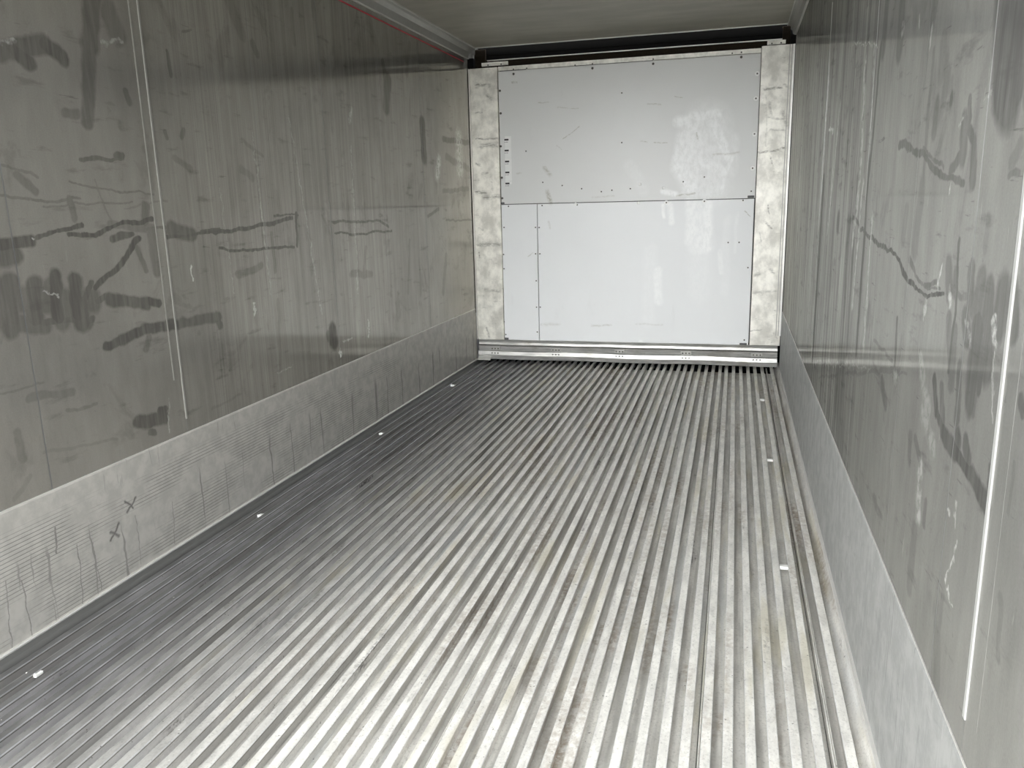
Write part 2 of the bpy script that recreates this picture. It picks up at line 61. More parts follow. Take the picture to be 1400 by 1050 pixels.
# ---------------------------------------------------------------- node helpers
class NT:
    def __init__(s, name):
        s.m = bpy.data.materials.new(name); s.m.use_nodes = True; s.t = s.m.node_tree
        for n in list(s.t.nodes): s.t.nodes.remove(n)
        s.out = s.t.nodes.new('ShaderNodeOutputMaterial'); s._pos = None
    def n(s, typ, **kw):
        nd = s.t.nodes.new(typ)
        for k, v in kw.items(): setattr(nd, k, v)
        return nd
    def put(s, sock, v):
        if isinstance(v, bpy.types.NodeSocket): s.t.links.new(v, sock)
        else:
            if hasattr(sock.default_value, '__len__') and not hasattr(v, '__len__'): v = (v,) * len(sock.default_value)
            if sock.type == 'RGBA' and len(v) == 3: v = (*v, 1)
            sock.default_value = v
    def math(s, op, a, b=0.0, c=0.0, clamp=False):
        nd = s.n('ShaderNodeMath', operation=op, use_clamp=clamp)
        s.put(nd.inputs[0], a); s.put(nd.inputs[1], b)
        if op in ('MULTIPLY_ADD', 'COMPARE'): s.put(nd.inputs[2], c)
        return nd.outputs[0]
    def vm(s, op, a, b=(0, 0, 0)):
        nd = s.n('ShaderNodeVectorMath', operation=op); s.put(nd.inputs[0], a); s.put(nd.inputs[1], b); return nd.outputs[0]
    def pos(s):
        if s._pos is None: s._pos = s.n('ShaderNodeNewGeometry').outputs['Position']
        return s._pos
    def noise(s, scale, detail=3.0, rough=0.55, vec=None, dist=0.0, col=False):
        nd = s.n('ShaderNodeTexNoise')
        v = s.pos() if vec is None else vec
        if hasattr(scale, '__len__'):
            v = s.vm('MULTIPLY', v, scale); sc = 1.0
        else: sc = scale
        s.put(nd.inputs['Vector'], v); nd.inputs['Scale'].default_value = sc
        nd.inputs['Detail'].default_value = detail; nd.inputs['Roughness'].default_value = rough
        nd.inputs['Distortion'].default_value = dist
        return nd.outputs['Color' if col else 'Fac']
    def step(s, v, lo, hi, a=0.0, b=1.0):
        nd = s.n('ShaderNodeMapRange'); nd.clamp = True; nd.interpolation_type = 'SMOOTHSTEP' if lo < hi else 'LINEAR'
        s.put(nd.inputs[0], v); s.put(nd.inputs[1], lo); s.put(nd.inputs[2], hi); s.put(nd.inputs[3], a); s.put(nd.inputs[4], b)
        return nd.outputs[0]
    def mix(s, fac, a, b, mode='MIX'):
        nd = s.n('ShaderNodeMix', data_type='RGBA', blend_type=mode)
        s.put(nd.inputs[0], fac); s.put(nd.inputs[6], a); s.put(nd.inputs[7], b); return nd.outputs[2]
    def xyz(s, v=None):
        nd = s.n('ShaderNodeSeparateXYZ'); s.put(nd.inputs[0], s.pos() if v is None else v); return nd.outputs
    def comb(s, x, y, z):
        nd = s.n('ShaderNodeCombineXYZ'); s.put(nd.inputs[0], x); s.put(nd.inputs[1], y); s.put(nd.inputs[2], z); return nd.outputs[0]
    def plane(s, axis, warp=0.0, wscale=12):
        """position flattened to the plane of a surface: (along, up, 0), with a noisy edge"""
        p = s.xyz(); v = s.comb(p[1] if axis == 'x' else p[0], p[2], 0.0)
        if warp:
            nz = s.vm('SUBTRACT', s.noise(wscale, 3, 0.6, col=True), (0.5, 0.5, 0.5))
            v = s.vm('ADD', v, s.vm('MULTIPLY', nz, (warp, warp, 0)))
            nz = s.vm('SUBTRACT', s.noise(wscale * .3, 2, 0.5, col=True), (0.5, 0.5, 0.5)); v = s.vm('ADD', v, s.vm('MULTIPLY', nz, (warp * 2.6, warp * 2.6, 0)))
        return v
    def blobs(s, vec, lst, edge=0.25):
        acc = None
        for (cx, cy, ang, a, b, st) in lst:
            mp = s.n('ShaderNodeMapping', vector_type='TEXTURE'); s.put(mp.inputs[0], vec); mp.inputs[3].default_value = (1, 1, 1)
            mp.inputs[1].default_value = (cx, cy, 0); mp.inputs[2].default_value = (0, 0, ang)
            if a > 1.35 * b:                         # long mark: a stroke with parallel sides and round ends
                b = max(b, .0022); mp.inputs[3].default_value = (b, b, 1)
                q = s.vm('ABSOLUTE', mp.outputs[0]); q = s.vm('SUBTRACT', q, (a / b - .85, 0, 0)); q = s.vm('MAXIMUM', q, (0, 0, 0))
                ln = s.n('ShaderNodeVectorMath', operation='LENGTH'); s.put(ln.inputs[0], q)
                v = s.math('MULTIPLY_ADD', ln.outputs['Value'], -st / edge, st / edge)
                v = s.math('MINIMUM', v, st)
                acc = v if acc is None else s.math('MAXIMUM', acc, v)
                continue
            mp.inputs[3].default_value = (max(a, .003), max(b, .003), 1)
            g = s.n('ShaderNodeTexGradient', gradient_type='SPHERICAL'); s.put(g.inputs[0], mp.outputs[0])
            v = s.math('MULTIPLY', g.outputs['Fac'], st / edge)
            v = s.math('MINIMUM', v, st)
            acc = v if acc is None else s.math('MAXIMUM', acc, v)
        return s.math('MAXIMUM', acc, 0.0) if acc is not None else 0.0
    def bump(s, h, strength=0.3, dist=0.01, normal=None):
        nd = s.n('ShaderNodeBump'); nd.inputs['Strength'].default_value = strength; nd.inputs['Distance'].default_value = dist
        s.put(nd.inputs['Height'], h)
        if normal is not None: s.put(nd.inputs['Normal'], normal)
        return nd.outputs[0]
    def principled(s, base, rough=0.5, metal=0.0, normal=None, spec=0.5):
        nd = s.n('ShaderNodeBsdfPrincipled')
        s.put(nd.inputs['Base Color'], base); s.put(nd.inputs['Roughness'], rough); s.put(nd.inputs['Metallic'], metal)
        s.put(nd.inputs['Specular IOR Level'], spec)
        if normal is not None: s.put(nd.inputs['Normal'], normal)
        return nd.outputs[0]
    def done(s, sh):
        s.t.links.new(sh, s.out.inputs[0]); return s.m

def plain(name, col, rough=0.5, metal=0.0, var=0.12, scale=20, spec=.5):
    t = NT(name); nz = t.noise(scale, 4)
    c = t.mix(1.0, col, t.mix(nz, (1 - var,) * 3, (1 + var,) * 3), 'MULTIPLY')
    return t.done(t.principled(c, rough, metal, None, spec))

def near(lst, lo, hi, z0=0, z1=9):
    out = []
    for q in lst:
        ex = abs(math.cos(q[2])) * q[3] + q[4] + .035; ez = abs(math.sin(q[2])) * q[3] + q[4] + .035
        if q[0] + ex > lo and q[0] - ex < hi and q[1] + ez > z0 and q[1] - ez < z1: out.append(q)
    return out

# ---------------------------------------------------------------- materials
def brushed_wall(side, y0, y1, z0=0, z1=9):
    """rubbed stainless sheet: vertical grain, so reflections smear sideways and stay crisp up and down"""
    t = NT('brushed_steel_' + side)
    dark = near(STR_L if side == 'left' else STR_R, y0, y1, z0, z1); lite = near(LGT_L if side == 'left' else LGT_R, y0, y1, z0, z1)
    v = t.plane('x', 0.013, 30)
    md = t.blobs(v, dark, 0.35); ml = t.blobs(t.plane('x', 0.02, 60), lite, 0.7)
    p = t.xyz(); gmask = (t.math('MULTIPLY', t.step(p[1], 2.3, 2.75), t.step(p[1], 5.6, 4.0)) if side == 'left'
                          else t.step(p[1], 1.9, 2.9))
    fine = t.noise((1, 170, 1.2), 3, 0.6); mid = t.noise((1, 34, .7), 3, 0.6); big = t.noise((1, 1.6, 1.1), 4, 0.6)
    smear = t.noise((1, 5, 22), 4, 0.62); speck = t.noise(38, 5, 0.7)
    c0 = (0.355, 0.341, 0.312) if side == 'left' else (0.385, 0.383, 0.363)
    col = t.mix(t.step(big, .3, .7), tuple(k * .90 for k in c0), tuple(k * 1.08 for k in c0))
    amt = 0.45 if side == 'left' else 1.0
    lines = t.math('MULTIPLY', t.math('MULTIPLY', t.math('SUBTRACT', fine, 0.5), 1.0), gmask)
    lines2 = t.math('MULTIPLY', t.math('SUBTRACT', mid, 0.5), gmask)
    k = t.math('ADD', t.math('MULTIPLY', lines, 1.5 * amt), t.math('MULTIPLY', lines2, 1.35 * amt))
    k = t.math('ADD', k, 1.0)
    k = t.math('SUBTRACT', k, t.step(smear, .58, .72, 0, .22))
    k = t.math('SUBTRACT', k, t.step(speck, .64, .76, 0, .30))
    k = t.math('SUBTRACT', k, t.step(t.noise((1, 7, 75), 3, .7), .66, .74, 0, .28))
    k = t.math('SUBTRACT', k, t.step(t.noise((1, 4.5, 3.2), 4, .7, dist=.8), .56, .66, 0, .14))
    k = t.math('ADD', k, t.math('MULTIPLY', t.math('SUBTRACT', t.noise((1, 15, 4), 4, .7), .5), .55 if side == 'right' else .40))
    k = t.math('ADD', k, t.step(t.noise((1, 90, 9), 3, .6), .68, .76, 0, .35 * amt))
    k = t.math('ADD', k, t.math('MULTIPLY', t.math('SUBTRACT', t.noise(220, 2), .5), .22))
    col = t.mix(1.0, col, t.comb(k, k, k), 'MULTIPLY')
    stk = t.step(t.noise((1, 60, 6), 3), .25, .7, .62, 1.0)
    col = t.mix(t.math('MULTIPLY', md, stk), col, tuple(q * (.42 if side == 'left' else .46) for q in c0))
    col = t.mix(t.math('MULTIPLY', ml, t.step(speck, .35, .6)), col, (0.85, 0.85, 0.82))
    h = t.math('ADD', t.math('MULTIPLY', t.noise((1, 2.2, .25), 1), 0.10), t.math('MULTIPLY', t.noise((1, 150, .35), 2), .012 * amt))
    h = t.math('ADD', h, t.math('MULTIPLY', t.noise((1, 30, .3), 2), .02 * amt))
    nrm = t.bump(h, 0.25, 0.02)
    gl = t.n('ShaderNodeBsdfAnisotropic'); gl.distribution = 'GGX'
    t.put(gl.inputs['Color'], t.mix(1.0, col, (1.3, 1.3, 1.3), 'MULTIPLY')); gl.inputs['Anisotropy'].default_value = 0.76 if side == 'left' else 0.82
    rg = t.step(big, .3, .7, 0.11, 0.13); rg = t.math('ADD', rg, t.math('MULTIPLY', md, 0.03))
    t.put(gl.inputs['Roughness'], rg); t.put(gl.inputs['Normal'], nrm); t.t.links.new(t.comb(0.0, 0.0, 1.0), gl.inputs['Tangent'])   # grain runs up and down
    df = t.n('ShaderNodeBsdfDiffuse'); t.put(df.inputs['Color'], t.mix(1.0, col, (.85, .85, .85), 'MULTIPLY')); t.put(df.inputs['Normal'], nrm)
    mx = t.n('ShaderNodeMixShader'); mx.inputs[0].default_value = 0.40
    t.t.links.new(gl.outputs[0], mx.inputs[1]); t.t.links.new(df.outputs[0], mx.inputs[2])
    return t.done(mx.outputs[0])

def kick_material(side):
    t = NT('scuffed_aluminium_kick_' + side); p = t.xyz()
    big = t.noise((1, 3, 4), 4, .6); mott = t.noise(16, 5, .65)
    c0 = (0.465, 0.452, 0.42) if side == 'left' else (0.46, 0.465, 0.455)
    col = t.mix(t.step(mott, .35, .65), tuple(k * .90 for k in c0), tuple(k * 1.07 for k in c0))
    if side == 'left':
        w = t.n('ShaderNodeTexWave', wave_type='BANDS', bands_direction='Z'); t.put(w.inputs[0], t.comb(p[0], t.math('MULTIPLY', p[1], .0), p[2]))
        w.inputs['Scale'].default_value = 26; w.inputs['Distortion'].default_value = 0.5
        grooves = t.math('MULTIPLY', t.step(w.outputs['Fac'], .80, 1.0), t.step(t.noise((1, 2.6, 9), 3), .42, .56))
        grooves = t.math('MULTIPLY', grooves, t.math('MULTIPLY', t.step(p[2], .34, .30), t.step(p[1], 4.6, 4.2)))
        hatch = t.math('MULTIPLY', t.step(t.noise((1, 55, 8), 2), .60, .68), t.math('MULTIPLY', t.step(p[2], .29, .33), t.step(t.noise((1, 2.3, 1), 2), .50, .58)))
        drip = t.math('MULTIPLY', t.step(t.noise((1, 24, .8), 2, vec=t.vm('ADD', t.pos(), t.vm('MULTIPLY', t.noise(14, 2, col=True), (0, .03, 0)))), .615, .655), t.step(p[2], .25, .2))
        m = t.math('MAXIMUM', t.math('MULTIPLY', grooves, .62), t.math('MAXIMUM', t.math('MULTIPLY', hatch, .25), t.math('MULTIPLY', drip, .5)))
        X = t.blobs(t.plane('x', .008, 60), [(2.02, .17, .8, .035, .008, .9), (2.02, .165, -.7, .03, .008, .8), (2.11, .23, .6, .035, .007, .9), (2.10, .235, -.8, .03, .007, .9), (1.79, .24, 1.5, .045, .004, .7), (1.86, .10, 1.5, .10, .0025, .7), (1.93, .09, 1.62, .085, .0025, .6), (1.60, .10, 1.5, .10, .0025, .6), (1.66, .09, 1.6, .09, .0025, .7), (2.12, .10, 1.55, .09, .0025, .5), (2.3, .09, 1.5, .08, .0025, .5), (1.46, .08, 1.6, .08, .0025, .5)], .9)
        m = t.math('MAXIMUM', m, X)
        h = t.math('SUBTRACT', t.math('MULTIPLY', mott, .4), m)
        rgh = 0.42
    else:
        st = t.noise((1, 120, 6), 3); sw = t.noise((1, 7, 26), 4, .6, dist=1.5)
        m = t.math('ADD', t.step(st, .55, .75, 0, .3), t.step(sw, .6, .7, 0, .12))
        h = t.math('ADD', t.math('MULTIPLY', st, .3), t.math('MULTIPLY', sw, .3)); rgh = 0.36
        lt = t.math('MULTIPLY', t.step(t.noise((1, 90, 7), 3, vec=t.vm('ADD', t.pos(), (0, 3, 0))), .68, .76), .25)
        col = t.mix(lt, col, (.72, .72, .71))
    col = t.mix(m, col, (.13, .125, .12))
    nrm = t.bump(h, .25 if side == 'left' else .08, .004)
    gl = t.n('ShaderNodeBsdfAnisotropic'); t.put(gl.inputs['Color'], col); gl.inputs['Roughness'].default_value = rgh
    gl.inputs['Anisotropy'].default_value = 0.6 if side == 'right' else .4; t.put(gl.inputs['Normal'], nrm); t.t.links.new(t.comb(0.0, 0.0, 1.0), gl.inputs['Tangent'])
    df = t.n('ShaderNodeBsdfDiffuse'); t.put(df.inputs['Color'], col); t.put(df.inputs['Normal'], nrm)
    mx = t.n('ShaderNodeMixShader'); mx.inputs[0].default_value = 0.55
    t.t.links.new(gl.outputs[0], mx.inputs[1]); t.t.links.new(df.outputs[0], mx.inputs[2])
    return t.done(mx.outputs[0])

def floor_material(name, base, rusty, rough, bare=(.22, .32)):
    t = NT(name); p = t.xyz()
    fine = t.noise(150, 3, .7); mott = t.noise((28, 9, 28), 4, .65); patch = t.noise((9, 1.5, 9), 4, .6); pit = t.noise(60, 4, .75)
    col = t.mix(t.step(mott, .3, .7), tuple(k * .84 for k in base), tuple(k * 1.10 for k in base))
    col = t.mix(t.step(fine, .5, .7, 0, .34), col, (.24, .23, .21))
    clean = t.step(t.math('ADD', p[0], t.math('MULTIPLY', t.math('SUBTRACT', patch, .5), .5)), 1.0, .28)   # left ribs hardly oxidised: bare, darker, shinier metal
    col = t.mix(clean, col, t.mix(t.step(mott, .3, .7), tuple(k * bare[0] for k in (base[0], base[1] * 1.01, base[2] * 1.08)), tuple(k * bare[1] for k in (base[0], base[1] * 1.01, base[2] * 1.08))))
    right = t.step(p[0], .5, 1.3)                       # the worn, stained side of the floor
    rust = t.math('MULTIPLY', t.step(patch, .50, .66), t.math('MULTIPLY', right, t.math('MULTIPLY', t.step(t.noise(45, 4, .7), .38, .62), rusty)))
    col = t.mix(rust, col, (.33, .265, .20))
    ylw = t.math('MULTIPLY', t.step(t.noise((14, 2, 14), 3, vec=t.vm('ADD', t.pos(), (4, 7, 0))), .55, .70), t.math('MULTIPLY', t.step(p[0], .3, .7), .40))
    col = t.mix(ylw, col, (.55, .50, .34))
    grime_dark = t.math('MULTIPLY', t.step(t.noise((20, 2.2, 20), 4, .65, vec=t.vm('ADD', t.pos(), (9, 2, 0))), .60, .72), t.math('MULTIPLY', t.step(pit, .40, .55), rusty))
    col = t.mix(grime_dark, col, (.06, .05, .04))
    col = t.mix(t.math('MULTIPLY', t.step(pit, .655, .70), .8), col, (.08, .07, .06))
    col = t.mix(t.step(t.noise(95, 2, .5, vec=t.vm('ADD', t.pos(), (1, 5, 3))), .75, .78), col, (.85, .85, .83))
    if rusty > .5:                                      # every channel weathers its own way
        own = t.noise((21, .7, 1), 3, .6, vec=t.vm('ADD', t.pos(), (3, 1, 0)))
        col = t.mix(t.step(own, .46, .62, 0, .55), col, (.27, .26, .235)); col = t.mix(t.step(own, .44, .36, 0, .4), col, (.50, .52, .53))
    nrm = t.bump(t.math('ADD', mott, t.math('MULTIPLY', fine, .4)), .18, .003)
    return t.done(t.principled(col, t.step(mott, .3, .7, rough - .06, rough + .1), t.math('MULTIPLY_ADD', clean, .45, .2), nrm))

def panel_material(worn):
    t = NT('white_painted_sheet_' + worn if worn else 'white_painted_sheet_clean')
    c = t.mix(t.noise(3, 3), (.79, .80, .80), (.84, .85, .85)) if worn != 'upper' else t.mix(t.noise(3, 3), (.70, .70, .68), (.745, .75, .735))
    if worn:
        v = t.plane('y', .02, 12)
        m = t.math('MULTIPLY', t.blobs(v, WHITE, .6), t.step(t.noise((34, 1, 20), 5, .75), .32, .62, .30, 1))
        c = t.mix(m, c, (.97, .975, .965) if worn == 'lower' else (.93, .935, .925))
    d = t.math('MULTIPLY', t.blobs(t.plane('y', .010, 40), DIRT, 1.0), t.step(t.noise((40, 1, 90), 3, .7), .35, .6, .2, 1))
    c = t.mix(t.math('MULTIPLY', d, .8), c, (.33, .31, .24))
    c = t.mix(t.step(t.noise((70, 1, 70), 3, .7), .70, .76, 0, .5), c, (.35, .34, .31))
    c = t.mix(t.step(t.noise((9, 9, 3), 4), .62, .8, 0, .12), c, (.45, .45, .42))
    return t.done(t.principled(c, 0.33, 0.0, t.bump(t.noise(2.2, 2), .12, .02)))

def post_material(side):
    t = NT('scuffed_pale_aluminium_' + side)
    st = t.noise((60, 1, 3), 3); mt = t.noise((9, 1, 7), 5, .65)
    c = t.mix(t.step(mt, .35, .65), (.55, .535, .48), (.84, .82, .75))
    c = t.mix(t.step(st, .62, .75, 0, .15), c, (.45, .44, .40))
    d = t.blobs(t.plane('y', .010, 40), POST_L if side == 'left' else POST_R, 1.0)
    d = t.math('MULTIPLY', d, t.step(t.noise((30, 1, 90), 3, .7), .38, .58, .15, 1.2))
    c = t.mix(t.math('MULTIPLY', d, .8), c, (.17, .165, .14))
    c = t.mix(t.step(t.noise((12, 1, 48), 4, .75), .60, .70, 0, .5), c, (.22, .21, .18))
    return t.done(t.principled(c, .4, .25, t.bump(mt, .15, .005)))

def ceiling_material():
    t = NT('grey_ceiling_lining'); sm = t.noise((2.5, 9, 1), 4, .6); b = t.noise(1.6, 3)
    c = t.mix(t.step(sm, .3, .75), (.325, .312, .262), (.42, .405, .345)); c = t.mix(t.step(b, .5, .75, 0, .4), c, (.24, .23, .175))
    return t.done(t.principled(c, .42, .0, t.bump(b, .1, .02)))

def rail_material():
    t = NT('mill_finish_aluminium'); a = t.noise((6, 40, 90), 4, .65); b = t.noise((5, 5, 12), 4, .6)
    c = t.mix(t.step(a, .3, .7), (.36, .36, .345), (.62, .61, .585)); c = t.mix(t.step(b, .55, .7, 0, .5), c, (.26, .235, .20))
    return t.done(t.principled(c, .36, .5, t.bump(a, .25, .003)))

M = dict(
    kick_left=kick_material('left'), kick_right=kick_material('right'),
    rib=floor_material('worn_aluminium_rib_top', (.80, .785, .74), .45, .46),
    grime_dark=plain('grime_and_lip_shade', (.10, .095, .085), .8, 0, .4, 60), rib_edge=floor_material('pale_rib_edge', (.74, .74, .72), .2, .34, (.55, .7)),  # dirt along the joints; on the ribs also the lip's shade as colour
    channel=floor_material('stained_aluminium_channel', (.72, .705, .665), .85, .50, (.62, .80)),
    panel=panel_material('lower'), panel_upper=panel_material('upper'), panel_clean=panel_material(False),
    post_left=post_material('left'), post_right=post_material('right'),
    ceiling=ceiling_material(), rail=rail_material(), gutter_dark=plain('dark_gutter', (.13, .13, .125), .5, .3),
    trim=plain('grey_ceiling_trim', (.36, .355, .33), .4, .3), shell=plain('outer_shell_paint', (.55, .56, .57), .5),
    dim_bead=plain('dull_sealant_bead', (.19, .185, .17), .5), bead=plain('pale_sealant_bead', (.40, .40, .385), .5), red=plain('red_load_line', (.45, .015, .04), .5),
    black=plain('black_plastic_and_pit_shade', (.006, .006, .006), .8, spec=.08), gasket=plain('dark_brown_gasket', (.016, .012, .008), .85, 0, .5, 60, .1),
    lip=plain('pale_metal_lip', (.62, .62, .58), .35, .4), edge=plain('worn_bright_edge', (.72, .71, .68), .35, .5),
    screw=plain('dull_dark_screw', (.10, .095, .08), .5, .4), washer=plain('white_plastic_washer', (.92, .92, .90), .4, 0, .03),
    label=plain('white_label_paper', (.86, .86, .84), .5, 0, .04), ink=plain('black_print', (.02, .02, .02), .5),
    tab=plain('white_tab', (.90, .90, .87), .5, 0, .05), latch=plain('dark_rubber_stop', (.10, .10, .10), .6),
    ground=plain('grey_concrete_yard', (.17, .168, .16), .85, 0, .2, 3),
)

# ---------------------------------------------------------------- mesh helpers
def link(name, bm, mat, parent=None, label=None, cat=None, group=None, kind=None, bevel=0):
    if bevel:
        bmesh.ops.bevel(bm, geom=list(bm.edges), offset=bevel, segments=1, affect='EDGES')
    bmesh.ops.recalc_face_normals(bm, faces=bm.faces)
    me = bpy.data.meshes.new(name); bm.to_mesh(me); bm.free(); me.materials.append(mat)
    return link_mesh(name, me, parent, label, cat, group, kind)
def link_mesh(name, me, parent=None, label=None, cat=None, group=None, kind=None):
    o = bpy.data.objects.new(name, me); COL.objects.link(o)
    if parent: o.parent = parent
    tag(o, label, cat, group, kind); return o
def tag(o, label=None, cat=None, group=None, kind=None):
    for k, v in (('label', label), ('category', cat), ('group', group), ('kind', kind)):
        if v: o[k] = v
def empty(name, label=None, cat=None, group=None, kind=None, parent=None):
    o = bpy.data.objects.new(name, None); COL.objects.link(o); o.empty_display_size = .1
    if parent: o.parent = parent
    tag(o, label, cat, group, kind); return o
def box(bm, x0, x1, y0, y1, z0, z1):
    vs = [bm.verts.new((x, y, z)) for x in (x0, x1) for y in (y0, y1) for z in (z0, z1)]
    for q in ((0, 1, 3, 2), (4, 6, 7, 5), (0, 4, 5, 1), (2, 3, 7, 6), (0, 2, 6, 4), (1, 5, 7, 3)): bm.faces.new([vs[i] for i in q])
def boxm(*a):
    bm = bmesh.new(); box(bm, *a); return bm
def extrude_y(prof, y0, y1, n=1, wob=None):
    """prof: closed (x, z) outline, run along Y"""
    bm = bmesh.new(); rows = []
    for i in range(n + 1):
        y = y0 + (y1 - y0) * i / n; dx, dz = wob(y) if wob else (0, 0)
        rows.append([bm.verts.new((x + dx, y, z + dz)) for x, z in prof])
    k = len(prof)
    for a, b in zip(rows, rows[1:]):
        for j in range(k): bm.faces.new((a[j], a[(j + 1) % k], b[(j + 1) % k], b[j]))
    bm.faces.new(rows[0]); bm.faces.new(rows[-1][::-1]); return bm
def extrude_x(prof, x0, x1, n=1, wob=None):
    """prof: closed (y, z) outline, run along X"""
    bm = bmesh.new(); rows = []
    for i in range(n + 1):
        x = x0 + (x1 - x0) * i / n; dy, dz = wob(x) if wob else (0, 0)
        rows.append([bm.verts.new((x, y + dy, z + dz)) for y, z in prof])
    k = len(prof)
    for a, b in zip(rows, rows[1:]):
        for j in range(k): bm.faces.new((a[j], a[(j + 1) % k], b[(j + 1) % k], b[j]))
    bm.faces.new(rows[0]); bm.faces.new(rows[-1][::-1]); return bm
def disc(r, d, seg=12, dome=0.35):
    """low button head facing -Y, base at y=0"""
    bm = bmesh.new(); rings = []
    for rr, y in ((r, 0), (r, -d * .5), (r * (1 - dome), -d)):
        rings.append([bm.verts.new((rr * math.cos(2 * math.pi * i / seg), y, rr * math.sin(2 * math.pi * i / seg))) for i in range(seg)])
    for a, b in zip(rings, rings[1:]):
        for i in range(seg): bm.faces.new((a[i], a[(i + 1) % seg], b[(i + 1) % seg], b[i]))
    bm.faces.new(rings[-1]); bm.faces.new(rings[0][::-1]); return bm
def mesh_of(bm, name, mat):
    bmesh.ops.recalc_face_normals(bm, faces=bm.faces)
    me = bpy.data.meshes.new(name); bm.to_mesh(me); bm.free(); me.materials.append(mat); return me

# ================================================================ THE SETTING
# ---- side walls: an outer shell with the lining sheets on it, one object per sheet
def side_wall(side, seams, strong):
    s = 1 if side == 'left' else -1; X = 0 if side == 'left' else W
    def xs(a, b): return (min(X - s * a, X - s * b), max(X - s * a, X - s * b))
    wall = link('wall_' + side, boxm(*xs(.008, .085), Y0, YE + .08, -.16, H + .09), M['shell'], kind='structure')
    ys = [Y0] + seams + [YE]
    for i, (a, b) in enumerate(zip(ys, ys[1:])):
        x0, x1 = xs(.0, .0085)
        g0 = .0022 if a in strong else .0001; g1 = .0022 if b in strong else .0001
        if b < YE: link('seam_sealant', boxm(*xs(.0004, .0085), b - g1, b + g1, .36, H), M['latch'], wall) if b in strong else link('seam_line', boxm(*xs(-.00008, .004), b - .0008, b + .0008, .40, H - .08), M['latch'], wall)
        bm = bmesh.new(); box(bm, x0, x1, a + g0, b - g1, .36, 1.06)       # lower and upper half: same sheet, own stains
        box(bm, x0, x1, a + g0, b - g1, 1.06, H + .01)
        pn = link('wall_panel', bm, brushed_wall(side, a, b, .36, 1.06), wall)
        pn.data.materials.append(brushed_wall(side, a, b, 1.06, H))
        for pf in pn.data.polygons: pf.material_index = int(pf.center.z > 1.06 + 1e-4)
    return wall, xs
wl, xl = side_wall('left', [1.812, 2.44, 3.085, 3.672, 4.33, 4.965, 5.6], (1.812, 3.672, 4.965))
wr, xr = side_wall('right', [1.15, 1.352, 1.8, 2.452, 3.08, 3.675, 4.33, 4.965, 5.6], (1.352, 2.452, 3.675))
# cover strips over the welded seams
link('cover_strip', boxm(*xl(-.0008, .001), 2.400, 2.440, .60, 2.245), brushed_wall('left', 2.40, 2.41), wl, 'flat metal strip over the wall seam', bevel=.0005)
link('sealant_bead', extrude_x([(2.437, .445), (2.445, .445), (2.445, 2.245), (2.437, 2.245)], -.001, .0035), M['dim_bead'], wl, 'pale raised bead beside the strip', bevel=.001)
link('sealant_bead', extrude_x([(2.396, .60), (2.4005, .60), (2.4005, 2.245), (2.396, 2.245)], -.001, .0015), M['dim_bead'], wl)
link('sealant_bead', boxm(0, .003, 3.668, 3.676, .44, .455), M['bead'], wl)
link('cover_strip', boxm(*xr(-.0002, .001), 1.096, 1.146, .47, 2.24), brushed_wall('right', 1.1, 1.11), wr, bevel=.0005)
link('sealant_bead', boxm(W - .0022, W + .001, 1.1460, 1.158, .455, 2.24), M['bead'], wr, 'pale raised bead running down the seam', bevel=.0012)
link('sealant_bead', boxm(W - .0012, W + .001, 3.680, 3.692, .50, 1.95), M['dim_bead'], wr)

# ---- kick plates, with their folded bottom lip and floor gutter
def kick(side, zt):
    s = 1 if side == 'left' else -1; X = 0 if side == 'left' else W
    k = empty('kick_plate', 'scuffed and scored aluminium kick plate along the foot of the left wall' if side == 'left' else 'smooth bright aluminium kick plate along the foot of the right wall', 'kick plate', 'kick plates along the side walls')
    def P(pts): return [(X + s * a, z) for a, z in pts]
    link('plate', extrude_y(P([(.0003, 0), (.004, 0), (.0042, zt - .004), (.0025, zt), (.0003, zt)]), Y0, 5.93), M['kick_' + side], k)
    link('top_edge', extrude_y(P([(.0003, zt), (.0022, zt), (.0022, zt + .0035), (.0003, zt + .0035)]), Y0, 5.93), M['edge' if side == 'right' else 'lip'], k, 'thin bright top edge')
    link('bottom_lip', extrude_y(P([(.0003, .0), (.0115, .0), (.0135, -.0035), (.0115, -.009), (.0003, -.009)]), Y0, 5.925), M['edge'], k, 'bright folded bottom lip')
    gm = M['channel'] if side == 'right' else M['gutter_dark']  # left gutter in a darker tone than the right
    link('gutter', extrude_y(P([(.0003, -.009), (.009, -.009), (.013, -.026), (.024, -.046), (.034, -.055), (.034, -.0575), (.0003, -.0575)]), Y0, YE), gm, k, 'rounded gutter under the lip')
kick('left', .392); kick('right', .395)

